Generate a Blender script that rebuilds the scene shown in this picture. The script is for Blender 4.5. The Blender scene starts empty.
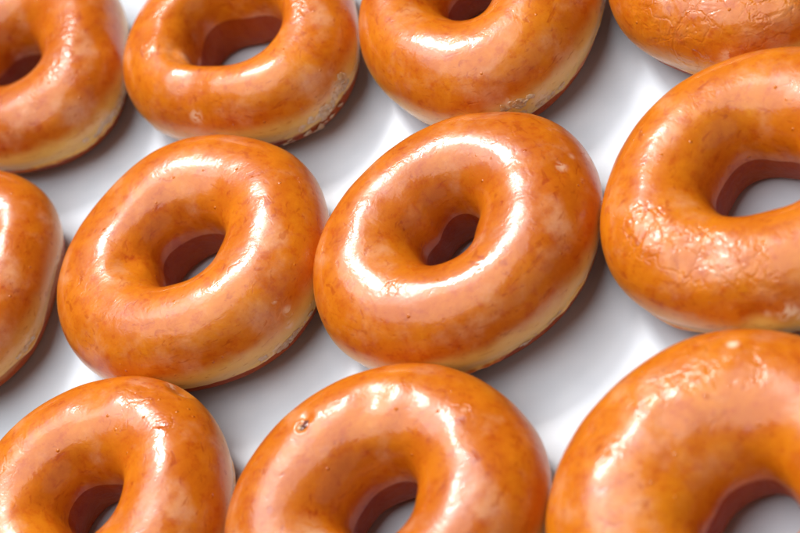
import bpy, math
import numpy as np
from mathutils import Matrix, Vector

SC = bpy.context.scene
COL = SC.collection
S = 0.045                      # one unit = outer radius of a doughnut, 45 mm
F_, EL, ROLL, LOGD, H, CR = [2.41325, 0.83685, -0.5886, 2.58369, 0.71745, 0.61531]
ZE = 0.47 * H
PI = math.pi

# x, y, radius, then outline harmonics 2, 3 and 4 (cos, sin), units of S
FIT = {
    'D7': [0.4162, -0.4491, 0.9886, 0.0511, 0.0301, -0.0069, 0.0103, 0.0071, 0.004],
    'D6': [-1.1712, 0.7745, 1.0274, 0.0107, -0.0156, -0.0196, 0.0019, -0.0004, 0.0022],
    'D9': [-2.5107, -0.6824, 0.9756, -0.0202, 0.0179, 0.0081, 0.0195, 0.0027, 0.0037],
    'D10': [-0.8984, -1.9582, 1.0078, 0.0358, 0.0023, 0.0033, -0.0027, -0.007, -0.0056],
    'D11': [0.8336, -3.1412, 1.0188, 0.0199, 0.0151, -0.0017, -0.0008, 0.0062, -0.0031],
    'D8': [2.1473, -1.5043, 1.0532, 0.0082, -0.0066, -0.0171, 0.0067, 0.0131, 0.0024],
    'D4': [3.171, 0.2655, 0.9987, 0.0018, 0.0007, 0.0011, 0.0017, -0.0014, -0.0027],
    'D3': [1.5221, 1.3037, 0.9571, -0.0181, 0.0283, 0.0195, 0.0092, 0.0093, -0.0077],
    'D2': [-0.0282, 2.4507, 0.9738, -0.032, -0.0419, -0.0138, 0.0363, 0.0154, 0.0202],
    'D1': [-1.6398, 3.6461, 0.9847, -0.0281, -0.0097, -0.0335, 0.0337, 0.0071, 0.0177],
    'D5': [-2.8772, 2.0384, 1.002, -0.0291, 0.0124, 0.0025, 0.0136, 0.0215, 0.0083],
}
# throat radius, throat offset x, y (fractions of R), oval amount, oval angle(deg), crack amount, height factor
HOLE = {
    'D7':  (.205, -.05, -.01, .16, 30, .12, 1.0),
    'D6':  (.25, -.01, -.03, .08, 70, .20, 1.0),
    'D9':  (.225, .00, .00, .00, 0, .45, 1.0),
    'D10': (.23, .00, .00, .06, 20, .40, 1.0),
    'D11': (.27, .02, -.30, .05, 40, .80, 1.0),
    'D8':  (.27, .00, .00, .0, 160, 1.0, 1.0),
    'D4':  (.25, .00, .00, .00, 0, 1.0, 1.0),
    'D3':  (.24, -.04, .04, .05, 120, .20, 1.0),
    'D2':  (.35, -.06, -.06, .0, 60, .45, 1.0),
    'D1':  (.23, .00, .00, .05, 30, .55, 1.0),
    'D5':  (.25, .00, .00, .00, 0, .35, 1.0),
}
LABEL = {
    'D7': "smooth doughnut in the middle of the photo with a crisp highlight ring and pale belt",
    'D6': "doughnut left of the middle one, squarish hole, white glaze flakes on its right flank",
    'D9': "glazed doughnut at the bottom left, its lower half cut off by the frame",
    'D10': "glazed doughnut at the bottom centre with a small dark pit in its upper left glaze",
    'D11': "large glazed doughnut cut off by the bottom right corner with blotchy wrinkled glaze",
    'D8': "big glazed doughnut cut off by the right edge with crackled glaze on its lower left",
    'D4': "doughnut in the top right corner showing only its crackled lower side and no hole",
    'D3': "glazed doughnut cut off by the top edge, directly above the middle one",
    'D2': "second doughnut of the top row, wide hole and whitish crust at its lower right",
    'D1': "glazed doughnut in the top left corner with a dark hole at the left edge",
    'D5': "doughnut at the middle of the left edge showing only its right side",
}

# ------------------------------------------------------------------ noise
def waves(seed, n, lo, hi):
    r = np.random.RandomState(seed)
    d = r.normal(size=(n, 3)); d /= np.linalg.norm(d, axis=1)[:, None]
    k = r.uniform(lo, hi, n)
    return d * k[:, None], r.uniform(0, 2*PI, n)
def noise(P, seed, n=14, lo=2., hi=5.):
    K, ph = waves(seed, n, lo, hi)
    return np.sin(P @ K.T + ph).sum(1) / math.sqrt(n)

# ------------------------------------------------------------------ materials
def mat(name):
    m = bpy.data.materials.new(name); m.use_nodes = True
    nt = m.node_tree; b = nt.nodes['Principled BSDF']
    def N(t, **kw):
        n = nt.nodes.new(t)
        for k, v in kw.items(): setattr(n, k, v)
        return n
    return m, nt, b, N, nt.links.new

def ramp(N, stops, interp='EASE'):
    r = N('ShaderNodeValToRGB'); cr = r.color_ramp; cr.interpolation = interp
    while len(cr.elements) < len(stops): cr.elements.new(.5)
    for e, (p, c) in zip(cr.elements, stops):
        e.position = p; e.color = (*c, 1) if len(c) == 3 else c
    return r

def crust_colour(N, L, glaze=True):
    tc = N('ShaderNodeTexCoord')
    at = N('ShaderNodeAttribute', attribute_name='zn')
    n1 = N('ShaderNodeTexNoise'); n1.inputs['Scale'].default_value = 48; n1.inputs['Detail'].default_value = 5; n1.inputs['Roughness'].default_value = .62
    n1.inputs['Distortion'].default_value = .6
    n2 = N('ShaderNodeTexNoise'); n2.inputs['Scale'].default_value = 260; n2.inputs['Detail'].default_value = 5; n2.inputs['Roughness'].default_value = .7
    n3 = N('ShaderNodeTexNoise'); n3.inputs['Scale'].default_value = 120; n3.inputs['Detail'].default_value = 3
    for n in (n1, n2, n3): L(tc.outputs['Object'], n.inputs['Vector'])
    r1 = ramp(N, [(.28, (.46, .090, .002)), (.42, (.56, .128, .003)), (.60, (.63, .165, .004)), (.78, (.71, .23, .010))])
    L(n1.outputs['Fac'], r1.inputs['Fac'])
    r2 = ramp(N, [(.33, (.85, .58, .40)), (.5, (1, 1, 1)), (.72, (1.08, 1.2, 1.3))])
    L(n2.outputs['Fac'], r2.inputs['Fac'])
    mx = N('ShaderNodeMix', data_type='RGBA', blend_type='MULTIPLY'); mx.inputs[0].default_value = .75
    L(r1.outputs['Color'], mx.inputs[6]); L(r2.outputs['Color'], mx.inputs[7])
    # pale unbrowned belt round the side: zn + noise
    ad = N('ShaderNodeMath', operation='MULTIPLY_ADD'); ad.inputs[1].default_value = .22; ad.inputs[2].default_value = -.11
    L(n1.outputs['Fac'], ad.inputs[0])
    ad2 = N('ShaderNodeMath', operation='ADD'); L(ad.outputs[0], ad2.inputs[0]); L(at.outputs['Fac'], ad2.inputs[1])
    ad3 = N('ShaderNodeMath', operation='MULTIPLY_ADD'); ad3.inputs[1].default_value = .08; ad3.inputs[2].default_value = -.04
    L(n3.outputs['Fac'], ad3.inputs[0])
    ad4 = N('ShaderNodeMath', operation='ADD'); L(ad2.outputs[0], ad4.inputs[0]); L(ad3.outputs[0], ad4.inputs[1])
    rb = ramp(N, [(.28, (0, 0, 0)), (.32, (1, 1, 1)), (.46, (.9, .9, .9)), (.68, (0, 0, 0))])
    L(ad4.outputs[0], rb.inputs['Fac'])
    # only the outer side has a belt
    ao = N('ShaderNodeAttribute', attribute_name='outer')
    bm = N('ShaderNodeMath', operation='MULTIPLY'); L(rb.outputs['Color'], bm.inputs[0]); L(ao.outputs['Fac'], bm.inputs[1])
    tn = N('ShaderNodeAttribute', attribute_name='tone'); tm = N('ShaderNodeMix', data_type='RGBA', blend_type='MULTIPLY'); tm.inputs[0].default_value = 1
    tr = ramp(N, [(0, (.66, .50, .5)), (.5, (1, 1, 1)), (1, (1.08, 1.28, 1.2))], 'LINEAR'); L(tn.outputs['Fac'], tr.inputs['Fac'])
    L(mx.outputs[2], tm.inputs[6]); L(tr.outputs['Color'], tm.inputs[7])
    m2 = N('ShaderNodeMix', data_type='RGBA'); L(bm.outputs[0], m2.inputs[0]); L(tm.outputs[2], m2.inputs[6]); m2.inputs[7].default_value = (.86, .53, .13, 1)
    return tc, n1, n2, n3, m2.outputs[2]

def make_glaze():
    m, nt, b, N, L = mat('sugar_glaze')
    tc, n1, n2, n3, colr = crust_colour(N, L)
    # thick milky patches of sugar
    ns = N('ShaderNodeTexNoise'); ns.inputs['Scale'].default_value = 62; ns.inputs['Detail'].default_value = 6; ns.inputs['Roughness'].default_value = .6
    mp = N('ShaderNodeMapping'); mp.inputs['Location'].default_value = (3, 1, 7)
    L(tc.outputs['Object'], mp.inputs['Vector']); L(mp.outputs[0], ns.inputs['Vector'])
    rs = ramp(N, [(.50, (0, 0, 0)), (.85, (.42, .42, .42))]); L(ns.outputs['Fac'], rs.inputs['Fac'])
    ae = N('ShaderNodeAttribute', attribute_name='edge')
    mxx = N('ShaderNodeMath', operation='MAXIMUM'); L(rs.outputs['Color'], mxx.inputs[0])
    fr = ramp(N, [(.42, (.12, .12, .12)), (.52, (1.15, 1.15, 1.15))]); fn = N('ShaderNodeTexNoise'); fn.inputs['Scale'].default_value = 330; fn.inputs['Detail'].default_value = 4; fn.inputs['Distortion'].default_value = 1.0
    L(tc.outputs['Object'], fn.inputs['Vector']); L(fn.outputs['Fac'], fr.inputs['Fac'])
    fm = N('ShaderNodeMath', operation='MULTIPLY'); L(fr.outputs['Color'], fm.inputs[0]); L(ae.outputs['Fac'], fm.inputs[1]); L(fm.outputs[0], mxx.inputs[1])
    mc = N('ShaderNodeMix', data_type='RGBA'); L(mxx.outputs[0], mc.inputs[0]); L(colr, mc.inputs[6]); mc.inputs[7].default_value = (.86, .60, .40, 1)
    MC = mc
    # bump: fine grain, soft dents, small blisters, cracks of the dried sugar
    ac = N('ShaderNodeAttribute', attribute_name='crack')
    vd = N('ShaderNodeTexNoise'); vd.inputs['Scale'].default_value = 140; vd.inputs['Detail'].default_value = 3
    L(tc.outputs['Object'], vd.inputs['Vector'])
    va = N('ShaderNodeMix', data_type='VECTOR'); va.inputs[0].default_value = .012
    L(tc.outputs['Object'], va.inputs[4]); L(vd.outputs['Color'], va.inputs[5])
    vo = N('ShaderNodeTexVoronoi', feature='DISTANCE_TO_EDGE'); vo.inputs['Scale'].default_value = 125
    L(va.outputs[1], vo.inputs['Vector'])
    rv = ramp(N, [(.0, (0, 0, 0)), (.10, (1, 1, 1))]); L(vo.outputs['Distance'], rv.inputs['Fac'])
    vo2 = N('ShaderNodeTexVoronoi', feature='F1'); vo2.inputs['Scale'].default_value = 330
    L(tc.outputs['Object'], vo2.inputs['Vector'])
    rg = ramp(N, [(.0, (1, 1, 1)), (.20, (0, 0, 0))]); L(vo2.outputs['Distance'], rg.inputs['Fac'])
    sep = N('ShaderNodeSeparateColor'); L(vo2.outputs['Color'], sep.inputs[0])
    gt = N('ShaderNodeMath', operation='GREATER_THAN'); gt.inputs[1].default_value = .90; L(sep.outputs[0], gt.inputs[0])
    bl = N('ShaderNodeMath', operation='MULTIPLY'); L(rg.outputs['Color'], bl.inputs[0]); L(gt.outputs[0], bl.inputs[1])
    def bump(height, strength, dist, prev=None):
        u = N('ShaderNodeBump'); u.inputs['Distance'].default_value = dist
        if hasattr(strength, 'links'): L(strength, u.inputs['Strength'])
        else: u.inputs['Strength'].default_value = strength
        L(height, u.inputs['Height'])
        if prev: L(prev, u.inputs['Normal'])
        return u.outputs[0]
    nb = N('ShaderNodeTexNoise'); nb.inputs['Scale'].default_value = 420; nb.inputs['Detail'].default_value = 3; L(tc.outputs['Object'], nb.inputs['Vector'])
    nw = N('ShaderNodeTexNoise'); nw.inputs['Scale'].default_value = 170; nw.inputs['Detail'].default_value = 4; nw.inputs['Distortion'].default_value = 1.2; L(tc.outputs['Object'], nw.inputs['Vector'])
    p = bump(nw.outputs['Fac'], .08, .0012)
    p = bump(nb.outputs['Fac'], .09, .0005, p)
    # fine streaky wrinkles of the fried skin under the sugar
    sm = N('ShaderNodeMapping'); sm.inputs['Scale'].default_value = (1, 1, 3.2); sm.inputs['Rotation'].default_value = (.5, .3, 0); L(tc.outputs['Object'], sm.inputs['Vector'])
    st = N('ShaderNodeTexNoise'); st.inputs['Scale'].default_value = 230; st.inputs['Detail'].default_value = 4; st.inputs['Distortion'].default_value = .8; L(sm.outputs[0], st.inputs['Vector'])
    sr = ramp(N, [(.60, (1, 1, 1)), (.70, (0, 0, 0))]); L(st.outputs['Fac'], sr.inputs['Fac'])
    p = bump(sr.outputs['Color'], .07, .0004, p)
    dk = N('ShaderNodeMix', data_type='RGBA', blend_type='MULTIPLY'); dk.inputs[0].default_value = 1; L(MC.outputs[2], dk.inputs[6])
    sc2 = ramp(N, [(.58, (1, 1, 1)), (.72, (.80, .62, .5))]); L(st.outputs['Fac'], sc2.inputs['Fac']); L(sc2.outputs['Color'], dk.inputs[7])
    L(dk.outputs[2], b.inputs['Base Color'])
    p = bump(bl.outputs[0], .6, .0005, p)
    cs = N('ShaderNodeMath', operation='MULTIPLY'); L(ac.outputs['Fac'], cs.inputs[0]); cs.inputs[1].default_value = .28
    p = bump(rv.outputs['Color'], cs.outputs[0], .0006, p)
    wr = N('ShaderNodeTexNoise'); wr.inputs['Scale'].default_value = 115; wr.inputs['Detail'].default_value = 3; wr.inputs['Distortion'].default_value = .9; L(tc.outputs['Object'], wr.inputs['Vector'])
    cs2 = N('ShaderNodeMath', operation='MULTIPLY'); L(ac.outputs['Fac'], cs2.inputs[0]); cs2.inputs[1].default_value = .45
    p = bump(wr.outputs['Fac'], cs2.outputs[0], .0022, p)
    L(p, b.inputs['Normal']); L(p, b.inputs['Coat Normal'])
    b.inputs['Roughness'].default_value = .40
    b.inputs['Specular IOR Level'].default_value = .22
    b.inputs['Coat Weight'].default_value = .55
    rr = N('ShaderNodeMapRange'); rr.inputs['From Min'].default_value = .35; rr.inputs['From Max'].default_value = .7
    rr.inputs['To Min'].default_value = .08; rr.inputs['To Max'].default_value = .26
    L(ns.outputs['Fac'], rr.inputs['Value']); L(rr.outputs[0], b.inputs['Coat Roughness'])
    b.inputs['Coat IOR'].default_value = 1.5
    b.inputs['Subsurface Weight'].default_value = .12
    b.inputs['Subsurface Radius'].default_value = (1.0, .35, .12)
    b.inputs['Subsurface Scale'].default_value = .0035
    return m

def make_dough():
    m, nt, b, N, L = mat('fried_dough')
    tc, n1, n2, n3, colr = crust_colour(N, L)
    # bare fried dough, deeper red brown all over; includes painted shade for the holes
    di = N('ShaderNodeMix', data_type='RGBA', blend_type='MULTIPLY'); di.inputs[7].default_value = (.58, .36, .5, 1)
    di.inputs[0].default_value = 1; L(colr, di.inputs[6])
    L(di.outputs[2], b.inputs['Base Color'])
    b.inputs['Roughness'].default_value = .5
    b.inputs['Subsurface Weight'].default_value = .2
    b.inputs['Subsurface Radius'].default_value = (1, .4, .15); b.inputs['Subsurface Scale'].default_value = .003
    nb = N('ShaderNodeTexNoise'); nb.inputs['Scale'].default_value = 350; nb.inputs['Detail'].default_value = 5; L(tc.outputs['Object'], nb.inputs['Vector'])
    u = N('ShaderNodeBump'); u.inputs['Strength'].default_value = .6; u.inputs['Distance'].default_value = .001
    L(nb.outputs['Fac'], u.inputs['Height']); L(u.outputs[0], b.inputs['Normal'])
    b.inputs['Coat Weight'].default_value = .05; b.inputs['Coat Roughness'].default_value = .3; b.inputs['Specular IOR Level'].default_value = .15
    return m

def make_flake():
    m, nt, b, N, L = mat('dried_sugar')
    tc = N('ShaderNodeTexCoord')
    n = N('ShaderNodeTexNoise'); n.inputs['Scale'].default_value = 500; n.inputs['Detail'].default_value = 3; L(tc.outputs['Object'], n.inputs['Vector'])
    r = ramp(N, [(.3, (.76, .34, .10)), (.7, (.86, .58, .34))]); L(n.outputs['Fac'], r.inputs['Fac']); L(r.outputs['Color'], b.inputs['Base Color'])
    b.inputs['Roughness'].default_value = .3; b.inputs['Coat Weight'].default_value = .7; b.inputs['Coat Roughness'].default_value = .12
    b.inputs['Subsurface Weight'].default_value = .4; b.inputs['Subsurface Radius'].default_value = (1, .6, .4); b.inputs['Subsurface Scale'].default_value = .002
    u = N('ShaderNodeBump'); u.inputs['Strength'].default_value = .5; u.inputs['Distance'].default_value = .0006
    L(n.outputs['Fac'], u.inputs['Height']); L(u.outputs[0], b.inputs['Normal'])
    return m

def make_pit():
    m, nt, b, N, L = mat('dark_pit')
    b.inputs['Base Color'].default_value = (.16, .03, .012, 1); b.inputs['Roughness'].default_value = .35
    b.inputs['Coat Weight'].default_value = .8; b.inputs['Coat Roughness'].default_value = .1
    return m

def make_surface():
    m, nt, b, N, L = mat('white_board')
    tc = N('ShaderNodeTexCoord')
    n = N('ShaderNodeTexNoise'); n.inputs['Scale'].default_value = 90; n.inputs['Detail'].default_value = 4; L(tc.outputs['Object'], n.inputs['Vector'])
    r = ramp(N, [(.3, (.60, .645, .705)), (.7, (.64, .68, .735))]); L(n.outputs['Fac'], r.inputs['Fac']); L(r.outputs['Color'], b.inputs['Base Color'])
    b.inputs['Roughness'].default_value = .30
    b.inputs['Specular IOR Level'].default_value = .20
    u = N('ShaderNodeBump'); u.inputs['Strength'].default_value = .06; u.inputs['Distance'].default_value = .001
    L(n.outputs['Fac'], u.inputs['Height']); L(u.outputs[0], b.inputs['Normal'])
    return m

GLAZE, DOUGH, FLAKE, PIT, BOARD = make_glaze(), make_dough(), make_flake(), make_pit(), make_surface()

# ------------------------------------------------------------------ doughnut geometry
def outline(d, A):
    a2, b2, a3, b3, a4, b4 = d[3:]
    return d[2] * (1 + a2*np.cos(2*A) + b2*np.sin(2*A) + a3*np.cos(3*A) + b3*np.sin(3*A) + a4*np.cos(4*A) + b4*np.sin(4*A))

MILKY = {   # where dried sugar shows as a whitish film: az, t, radius, amount
    'D6': [(-69, .30, .030, .8), (-68, .40, .055, .7), (-71, .48, .05, .6), (-80, .60, .07, .7)],
    'D7': [(-14, .17, .045, .55), (-8, .25, .03, .45), (-20, .30, .03, .4), (-5, .42, .08, .4)],
    'D8': [(-114, .41, .055, 1.), (-122, .40, .03, 1.), (-129, .42, .030, .7), (-140, .1, .10, .3)],
    'D9': [(22, .34, .045, .8), (28, .32, .04, .7)],
    'D11': [(50, .11, .030, .9), (90, .03, .12, .3)],
    'D10': [(7, .08, .025, .6), (103, .05, .06, .45), (-160, -.2, .12, .5)],
    'D2': [(-135, .33, .05, .7), (-70, .50, .12, .8), (-78, .60, .10, .8), (-175, -.3, .12, .45)],
    'D3': [(-106, .44, .06, .8), (-95, .52, .06, .7)],
    'D1': [(-68, .54, .10, .6), (-57, .55, .07, .6)],
    'D5': [(-70, .52, .07, .5)],
    'D4': [(-130, .40, .06, .5)],
}
TONE = {'D7': .48, 'D6': .50, 'D9': .50, 'D10': .46, 'D11': .58, 'D8': .60, 'D4': .52, 'D3': .44, 'D2': .56, 'D1': .30, 'D5': .40}   # how brown each one is

DENTS = {  # az(deg), t, radius (units), depth (units)
    'D10': [(103, .04, .030, .020), (98, .07, .045, .012), (60, .0, .12, .014), (-10, .15, .16, .016)],
    'D6':  [(-160, .25, .12, .014), (170, -.2, .09, .02), (120, .05, .14, .012)],
    'D7':  [(-15, .16, .09, .010), (150, .1, .12, .008), (40, .22, .16, .012)],
    'D9':  [(23, .34, .08, .03), (60, .1, .15, .015)],
    'D8':  [(-125, .40, .10, .03), (-150, .08, .16, .02), (150, .2, .15, .014)],
    'D11': [(80, .05, .12, .015), (120, .12, .16, .016), (100, -.2, .1, .02)],
    'D1':  [(-40, .2, .12, .018), (-90, .15, .15, .015)],
    'D2':  [(-70, .55, .14, .03), (150, .05, .1, .012), (-140, .1, .14, .02), (-175, -.25, .08, -.05)],
    'D3':  [(-108, .45, .12, .02), (-60, .2, .15, .012)],
}
# places where the sugar dried wrinkled and cracked: az, t, radius, amount
CRACKED = {
    'D8':  [(-177, .06, .22, 1.), (-150, .10, .26, 1.), (-125, .12, .22, 1.), (170, .10, .12, .8)],
    'D4':  [(-141, .15, .35, 1.), (-110, .10, .35, 1.), (-170, .15, .25, .8)],
    'D11': [(92, .02, .20, 1.), (64, .01, .22, 1.), (40, .0, .18, .8), (130, .05, .14, .6)],
    'D9':  [(30, .08, .14, .7), (120, .05, .20, .5), (5, .08, .08, 1.)],
    'D1':  [(-57, .05, .20, .7), (-30, .0, .16, .8), (-90, .1, .15, .5)],
    'D2':  [(160, .05, .12, .8), (-40, .05, .16, .6), (130, .05, .12, .7)],
    'D10': [(8, .08, .09, 1.), (80, .05, .10, .7), (103, .05, .07, 1.), (45, .05, .12, .4)],
    'D7':  [(20, .06, .10, .35), (-150, .0, .10, .5), (-15, .2, .10, .4)],
    'D6':  [(-70, .35, .12, .6), (170, .1, .10, .6), (-110, .2, .15, .3)],
    'D5':  [(-30, .15, .15, .4)],
    'D3':  [(-120, .4, .10, .6)],
}

def surf(key, A, T, off=0.):
    """points for azimuth A and profile coordinate T (-1..1: 0 crest, + outwards, - into the hole, +-1 underside)"""
    d = FIT[key]; th, ox, oy, ov, oa, ck, hf = HOLE[key]
    seed = int(key[1:]) * 17
    s = outline(d, A)
    t = np.abs(T) * PI
    sn = np.sin(t)
    thr = th * (1 + ov * np.cos(2 * (A - math.radians(oa))) + .06*np.sin(3*A + seed) + .05*np.sin(2*A + seed*2.1) + .02*np.sin(4*A + seed*1.3) + .03*np.sin(5*A + seed*.7))
    so = sn ** .9
    # the side narrows a little below the belt
    under = np.clip((t - PI/2) / (PI/2), 0, 1)
    rin = np.where(t < PI/2, CR - (CR - thr) * so, thr + (CR - thr) * (1 - sn ** .8) * .40)
    rout = CR + (1 - CR) * so - .018 * np.exp(-((t - .60*PI) / .22) ** 2)
    rho = np.where(T >= 0, rout, rin)
    zt = np.where(t < PI/2, ZE + (H*hf - ZE) * np.cos(t), ZE * (1 + np.cos(t)))
    cx = ox * np.clip(1 - rho, 0, 1) * 1.3; cy = oy * np.clip(1 - rho, 0, 1) * 1.3
    P = np.stack([s * rho * np.cos(A) + cx, s * rho * np.sin(A) + cy, zt], -1)
    # outward direction (approx) for displacement
    base = np.stack([s * np.where(T >= 0, CR, CR) * np.cos(A), s * CR * np.sin(A), np.full_like(A, ZE)], -1)
    n = P - base; n /= np.linalg.norm(n, axis=-1, keepdims=True) + 1e-9
    Q = P.reshape(-1, 3)
    lo = noise(Q, seed, 12, 1.5, 3.2) * .022
    mid = noise(Q, seed + 1, 16, 5, 10) * .0075
    hi = noise(Q, seed + 2, 24, 16, 34) * .0011
    disp = (lo + (mid + hi) * (1 + .8 * (lambda q: q*q*(3-2*q))(np.clip((-T + .05) / .30, 0, 1))).ravel()).reshape(A.shape) * np.clip(zt / .12, 0, 1)
    for (az, tt, r, dep) in DENTS.get(key, []):
        C = point(key, az, tt)
        q = np.linalg.norm(P - C, axis=-1) / r
        disp = disp - dep * np.exp(-q * q) + dep * .12 * np.exp(-((q - 1.5) / .45) ** 2)
    return P + n * (disp + off)[..., None], n

def point(key, az, t):
    d = FIT[key]; A = math.radians(az); s = float(outline(d, np.array(A)))
    sn = math.sin(abs(t) * PI)
    if t >= 0: rho = CR + (1 - CR) * sn ** .9
    else: rho = CR - (CR - HOLE[key][0]) * sn ** .9
    z = ZE + (H - ZE) * math.cos(t*PI) if abs(t) < .5 else ZE * (1 + math.cos(t*PI))
    return np.array([s * rho * math.cos(A), s * rho * math.sin(A), z])

def mesh_obj(name, V, Fq, material, parent, attrs=None):
    me = bpy.data.meshes.new(name)
    V = np.asarray(V, dtype=np.float32).reshape(-1, 3) * S
    Fq = np.asarray(Fq, dtype=np.int32)
    k = Fq.shape[1]
    me.vertices.add(len(V)); me.vertices.foreach_set('co', V.ravel())
    me.loops.add(Fq.size); me.loops.foreach_set('vertex_index', Fq.ravel())
    me.polygons.add(len(Fq))
    me.polygons.foreach_set('loop_start', np.arange(len(Fq), dtype=np.int32) * k)
    me.polygons.foreach_set('loop_total', np.full(len(Fq), k, dtype=np.int32))
    me.update(calc_edges=True); me.validate()
    me.polygons.foreach_set('use_smooth', [True] * len(me.polygons))
    for an, av in (attrs or {}).items():
        a = me.attributes.new(an, 'FLOAT', 'POINT'); a.data.foreach_set('value', np.asarray(av, dtype=np.float32).ravel())
    me.materials.append(material)
    o = bpy.data.objects.new(name, me); COL.objects.link(o); o.parent = parent
    return o

def grid_faces(nu, nv, close_v):
    i = np.arange(nu)[:, None]; j = np.arange(nv if close_v else nv - 1)[None, :]
    i2 = (i + 1) % nu; j2 = (j + 1) % nv
    a = i*nv + j; b = i2*nv + j; c = i2*nv + j2; e = i*nv + j2
    return np.stack(np.broadcast_arrays(a, b, c, e), -1).reshape(-1, 4)

def attributes(A, T, P, key, edge):
    zn = P[..., 2] / H
    seed = int(key[1:]) * 31
    ring = np.stack([np.cos(A), np.sin(A), np.full_like(A, seed*.7)], -1).reshape(-1, 3)
    outer = np.clip(T * 8, 0, 1) * np.clip(.62 + .38*np.cos(A + 1.25) + .32*noise(ring, seed+3, 8, 1, 3).reshape(A.shape), .12, 1)
    ck = HOLE[key][5]
    cn = noise(P.reshape(-1, 3), seed, 10, 1.5, 4).reshape(A.shape)
    crack = np.full(A.shape, .10)
    wob = 1 + .35 * noise(P.reshape(-1, 3), seed + 4, 12, 6, 14).reshape(A.shape)
    for (az, tt, r, am) in CRACKED.get(key, []):
        q = np.linalg.norm(P - point(key, az, tt), axis=-1) / (r * np.clip(wob, .4, 2))
        crack = np.maximum(crack, am * np.exp(-q ** 4))
    for (az, tt, r, am) in MILKY.get(key, []):
        q = np.linalg.norm(P - point(key, az, tt), axis=-1) / (r * np.clip(wob, .35, 2.2))
        edge = np.maximum(edge, am * np.exp(-q ** 3))
    tone = TONE[key] + .10 * noise(P.reshape(-1, 3), seed + 6, 10, 1.2, 2.6).reshape(A.shape)      # uneven frying
    return {'tone': tone, 'zn': zn, 'outer': outer, 'crack': crack, 'edge': edge}

for key, d in FIT.items():
    root = bpy.data.objects.new('doughnut', None); COL.objects.link(root)
    root.empty_display_size = .02
    root.location = (d[0]*S, d[1]*S, .0002)
    root['label'] = LABEL[key]; root['category'] = 'doughnut'; root['group'] = 'glazed doughnuts lying in rows on a white board'
    seed = int(key[1:])
    # dough: the whole closed ring
    nu, nv = 288, 128
    A, T = np.meshgrid(np.arange(nu)/nu*2*PI, np.linspace(-1, 1, nv, endpoint=False), indexing='ij')
    P, n = surf(key, A, T)
    at = attributes(A, T, P, key, np.zeros_like(A))
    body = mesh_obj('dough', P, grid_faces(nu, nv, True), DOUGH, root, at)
    # glaze: a skin from deep in the hole over the top down past the pale belt, ragged lower edge
    nu, nv = 480, 220
    az = np.arange(nu)/nu*2*PI
    circ = np.stack([np.cos(az), np.sin(az), np.full_like(az, seed*1.3)], -1)
    te = .62 + .030*noise(circ, seed+5, 8, 2, 5) + .016*noise(circ, seed+6, 12, 9, 22) + .006*noise(circ, seed+7, 12, 40, 80)
    te = np.clip(te, .53, .72)
    v = np.linspace(0, 1, nv)
    A = np.repeat(az[:, None], nv, 1)
    t0 = -.52 + .03*noise(circ, seed+12, 8, 1, 3)
    T = t0[:, None] + (te - t0)[:, None] * v[None, :]
    de = (te[:, None] - T)                       # profile distance to the lower edge
    thick = .010 * np.clip(de / .012, 0, 1) ** .5 + .010 * np.exp(-((de - .018) / .014) ** 2) * np.clip(.5 + noise(circ, seed+8, 10, 6, 18), 0, 1.5)[:, None]
    thick = thick * np.clip((T - t0[:, None]) / .16, 0, 1) - .002
    P, n = surf(key, A, T, thick)
    edge = np.exp(-(de / .022) ** 2) * .55 * np.clip(.45 + .6*noise(circ, seed+9, 10, 5, 16), 0, 1)[:, None]
    mesh_obj('glaze', P, grid_faces(nu, nv, False), GLAZE, root, attributes(A, T, P, key, edge))

# ------------------------------------------------------------------ loose flakes and drips of sugar
roots = {}
for o in COL.objects:
    if o.type == 'EMPTY':
        for k, d in FIT.items():
            if abs(o.location.x - d[0]*S) < 1e-5 and abs(o.location.y - d[1]*S) < 1e-5: roots[k] = o

def blob(key, name, az, t, size, stretch, material, seed, flat=.22, lift=0.):
    nu, nv = 28, 16
    U, W = np.meshgrid(np.arange(nu)/nu*2*PI, np.linspace(.02, PI-.02, nv), indexing='ij')
    D = np.stack([np.sin(W)*np.cos(U), np.sin(W)*np.sin(U), np.cos(W)], -1)
    r = 1 + .34*noise(D.reshape(-1, 3), seed, 10, 2, 4).reshape(U.shape) + .16*noise(D.reshape(-1, 3), seed+1, 12, 6, 10).reshape(U.shape)
    D = D * r[..., None]
    C, n = surf(key, np.array([[math.radians(az)]]), np.array([[t]]), np.array([[.010 + lift]]))
    C = C[0, 0]; n = n[0, 0]
    tan = np.array([-math.sin(math.radians(az)), math.cos(math.radians(az)), 0]); bi = np.cross(n, tan); bi /= np.linalg.norm(bi); tan = np.cross(bi, n)
    P = C + (D[..., 0:1]*tan*stretch + D[..., 1:2]*bi + D[..., 2:3]*n*flat) * size
    F = grid_faces(nu, nv, False)
    V = P.reshape(-1, 3)
    return mesh_obj(name, V, F, material, roots[key])

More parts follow.
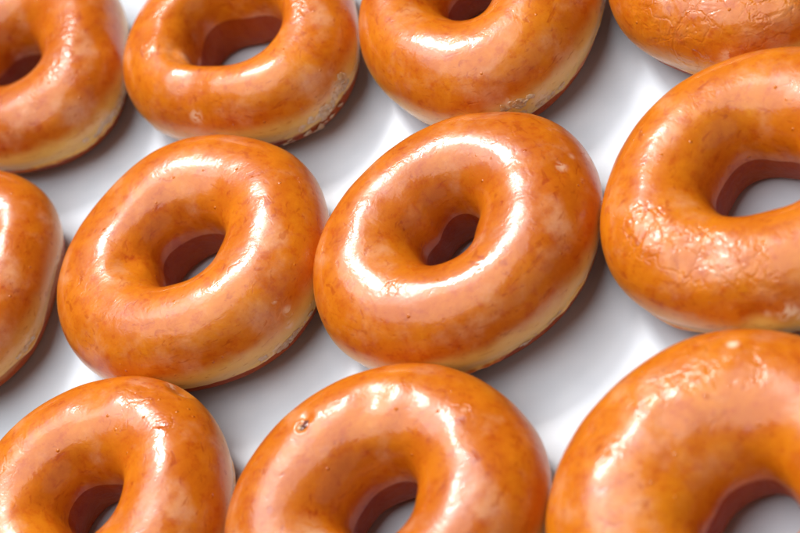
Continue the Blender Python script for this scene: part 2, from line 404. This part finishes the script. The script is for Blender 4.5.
def crust(key, az, t, daz, dt, count, size, seed, flat=.06):
    # one ragged scab of dried sugar made of many small overlapping shards
    r = np.random.RandomState(seed); V = []; F = []; nu, nv = 14, 9; base = 0
    for i in range(count):
        U, W = np.meshgrid(np.arange(nu)/nu*2*PI, np.linspace(.05, PI-.05, nv), indexing='ij')
        D = np.stack([np.sin(W)*np.cos(U), np.sin(W)*np.sin(U), np.cos(W)], -1)
        D = D * (1 + .50*noise(D.reshape(-1, 3), seed + i*7, 10, 2, 5).reshape(U.shape))[..., None]
        a = math.radians(az + r.normal() * daz * .5); tt = t + r.normal() * dt * .5
        C, n = surf(key, np.array([[a]]), np.array([[tt]]), np.array([[.0115]])); C = C[0, 0]; n = n[0, 0]
        tan = np.array([-math.sin(a), math.cos(a), 0]); bi = np.cross(n, tan); bi /= np.linalg.norm(bi); tan = np.cross(bi, n)
        th = r.uniform(-.6, .6); tan, bi = tan*math.cos(th) + bi*math.sin(th), -tan*math.sin(th) + bi*math.cos(th)
        n = n + tan * r.normal() * .12 + bi * r.normal() * .12
        z = size * r.uniform(.35, 1.4)
        P = C + (D[..., 0:1]*tan*r.uniform(1.0, 1.7) + D[..., 1:2]*bi + D[..., 2:3]*n*flat) * z
        V.append(P.reshape(-1, 3)); F.append(grid_faces(nu, nv, False) + base); base += nu*nv
    return mesh_obj('glaze_flake', np.concatenate(V), np.concatenate(F), FLAKE, roots[key])

for i, a in enumerate([('D2', -74, .54, 15, .06, 34, .020), ('D2', -84, .66, 12, .03, 22, .016), ('D2', -66, .46, 4, .03, 6, .020), 
        ('D6', -74, .60, 16, .03, 40, .016),
        ('D3', -106, .46, 9, .02, 16, .016), ('D3', -95, .56, 8, .02, 12, .014), ('D1', -68, .55, 10, .04, 22, .018), ('D1', -55, .60, 8, .02, 10, .014),
        
        ('D7', -92, .61, 5, .012, 10, .012), ('D7', -75, .58, 14, .012, 18, .009),
        ('D5', -68, .56, 10, .02, 14, .012), ('D4', -130, .50, 10, .02, 12, .012)]):
    crust(*a, seed=300 + i*11)
for i, (k, az, t, sz) in enumerate([('D10', 102, .045, .019)]):
    p = crust(k, az, t, 2.0, .015, 6, sz, 900 + i*9, flat=.08); p.name = 'dark_blister'; p.data.materials[0] = PIT
crust('D10', 104, .05, .6, .006, 3, .009, 940, flat=.5)

# ------------------------------------------------------------------ white board under the doughnuts
V = []; nx = 40
me = bpy.data.meshes.new('tabletop')
w = .9
me.from_pydata([(-w, -w, 0), (w, -w, 0), (w, w, 0), (-w, w, 0)], [], [(0, 1, 2, 3)])
me.materials.append(BOARD)
o = bpy.data.objects.new('tabletop', me); COL.objects.link(o); o['kind'] = 'structure'

# ------------------------------------------------------------------ camera
dist = math.exp(LOGD)
fw = Vector((0, math.cos(EL), -math.sin(EL)))
r = Vector((1, 0, 0)); u = r.cross(fw)
R = r*math.cos(ROLL) + u*math.sin(ROLL); U = -r*math.sin(ROLL) + u*math.cos(ROLL)
M = Matrix((R, U, -fw)).transposed().to_4x4(); M.translation = -fw * dist * S
cam = bpy.data.cameras.new('camera'); co = bpy.data.objects.new('camera', cam); COL.objects.link(co)
co.matrix_world = M
cam.sensor_width = 36; cam.lens = 36 * F_; cam.clip_start = .01; cam.clip_end = 50
cam.dof.use_dof = True; cam.dof.focus_distance = dist*S - .015; cam.dof.aperture_fstop = 11
SC.camera = co

# ------------------------------------------------------------------ light: window behind, faint room light, plus added halo, overhead and fill lamps
def area(name, az, el, dist_, sx, sy, power, colr=(1, 1, 1)):
    a = math.radians(az); e = math.radians(el)
    v = Vector((math.cos(e)*math.sin(a), math.cos(e)*math.cos(a), math.sin(e)))
    l = bpy.data.lights.new(name, 'AREA'); l.shape = 'ELLIPSE' if sx > 1.2 else 'RECTANGLE'; l.size = sx; l.size_y = sy; l.energy = power; l.color = colr
    lo = bpy.data.objects.new(name, l); COL.objects.link(lo)
    lo.location = v * dist_; lo.rotation_euler = (-v).to_track_quat('-Z', 'Y').to_euler()
area('window_light', 0, 50, 1.6, .28, .23, 9.5, (1, .99, .97))
area('soft_halo_fill', -8, 54, 1.8, 1.1, .7, 8, (1, .99, .98))  # added wide lamp round the window for the pale halo and soft shadows
area('overhead_fill', -60, 76, 1.8, 2.3, 1.9, 27, (.96, .985, 1))  # unseen lamp added overhead to brighten flanks and board
area('camera_side_fill', 160, 34, 2.6, 3.8, 2.0, 6, (1, .98, .95))  # added fill behind the camera to lift the near flanks
W = bpy.data.worlds.new('World'); SC.world = W; W.use_nodes = True
bg = W.node_tree.nodes['Background']; bg.inputs['Color'].default_value = (.92, .96, 1, 1); bg.inputs['Strength'].default_value = .02

SC.view_settings.view_transform = 'Standard'; SC.view_settings.look = 'None'
SC.view_settings.exposure = 0.56; SC.view_settings.gamma = 1
SC.render.engine = 'CYCLES'
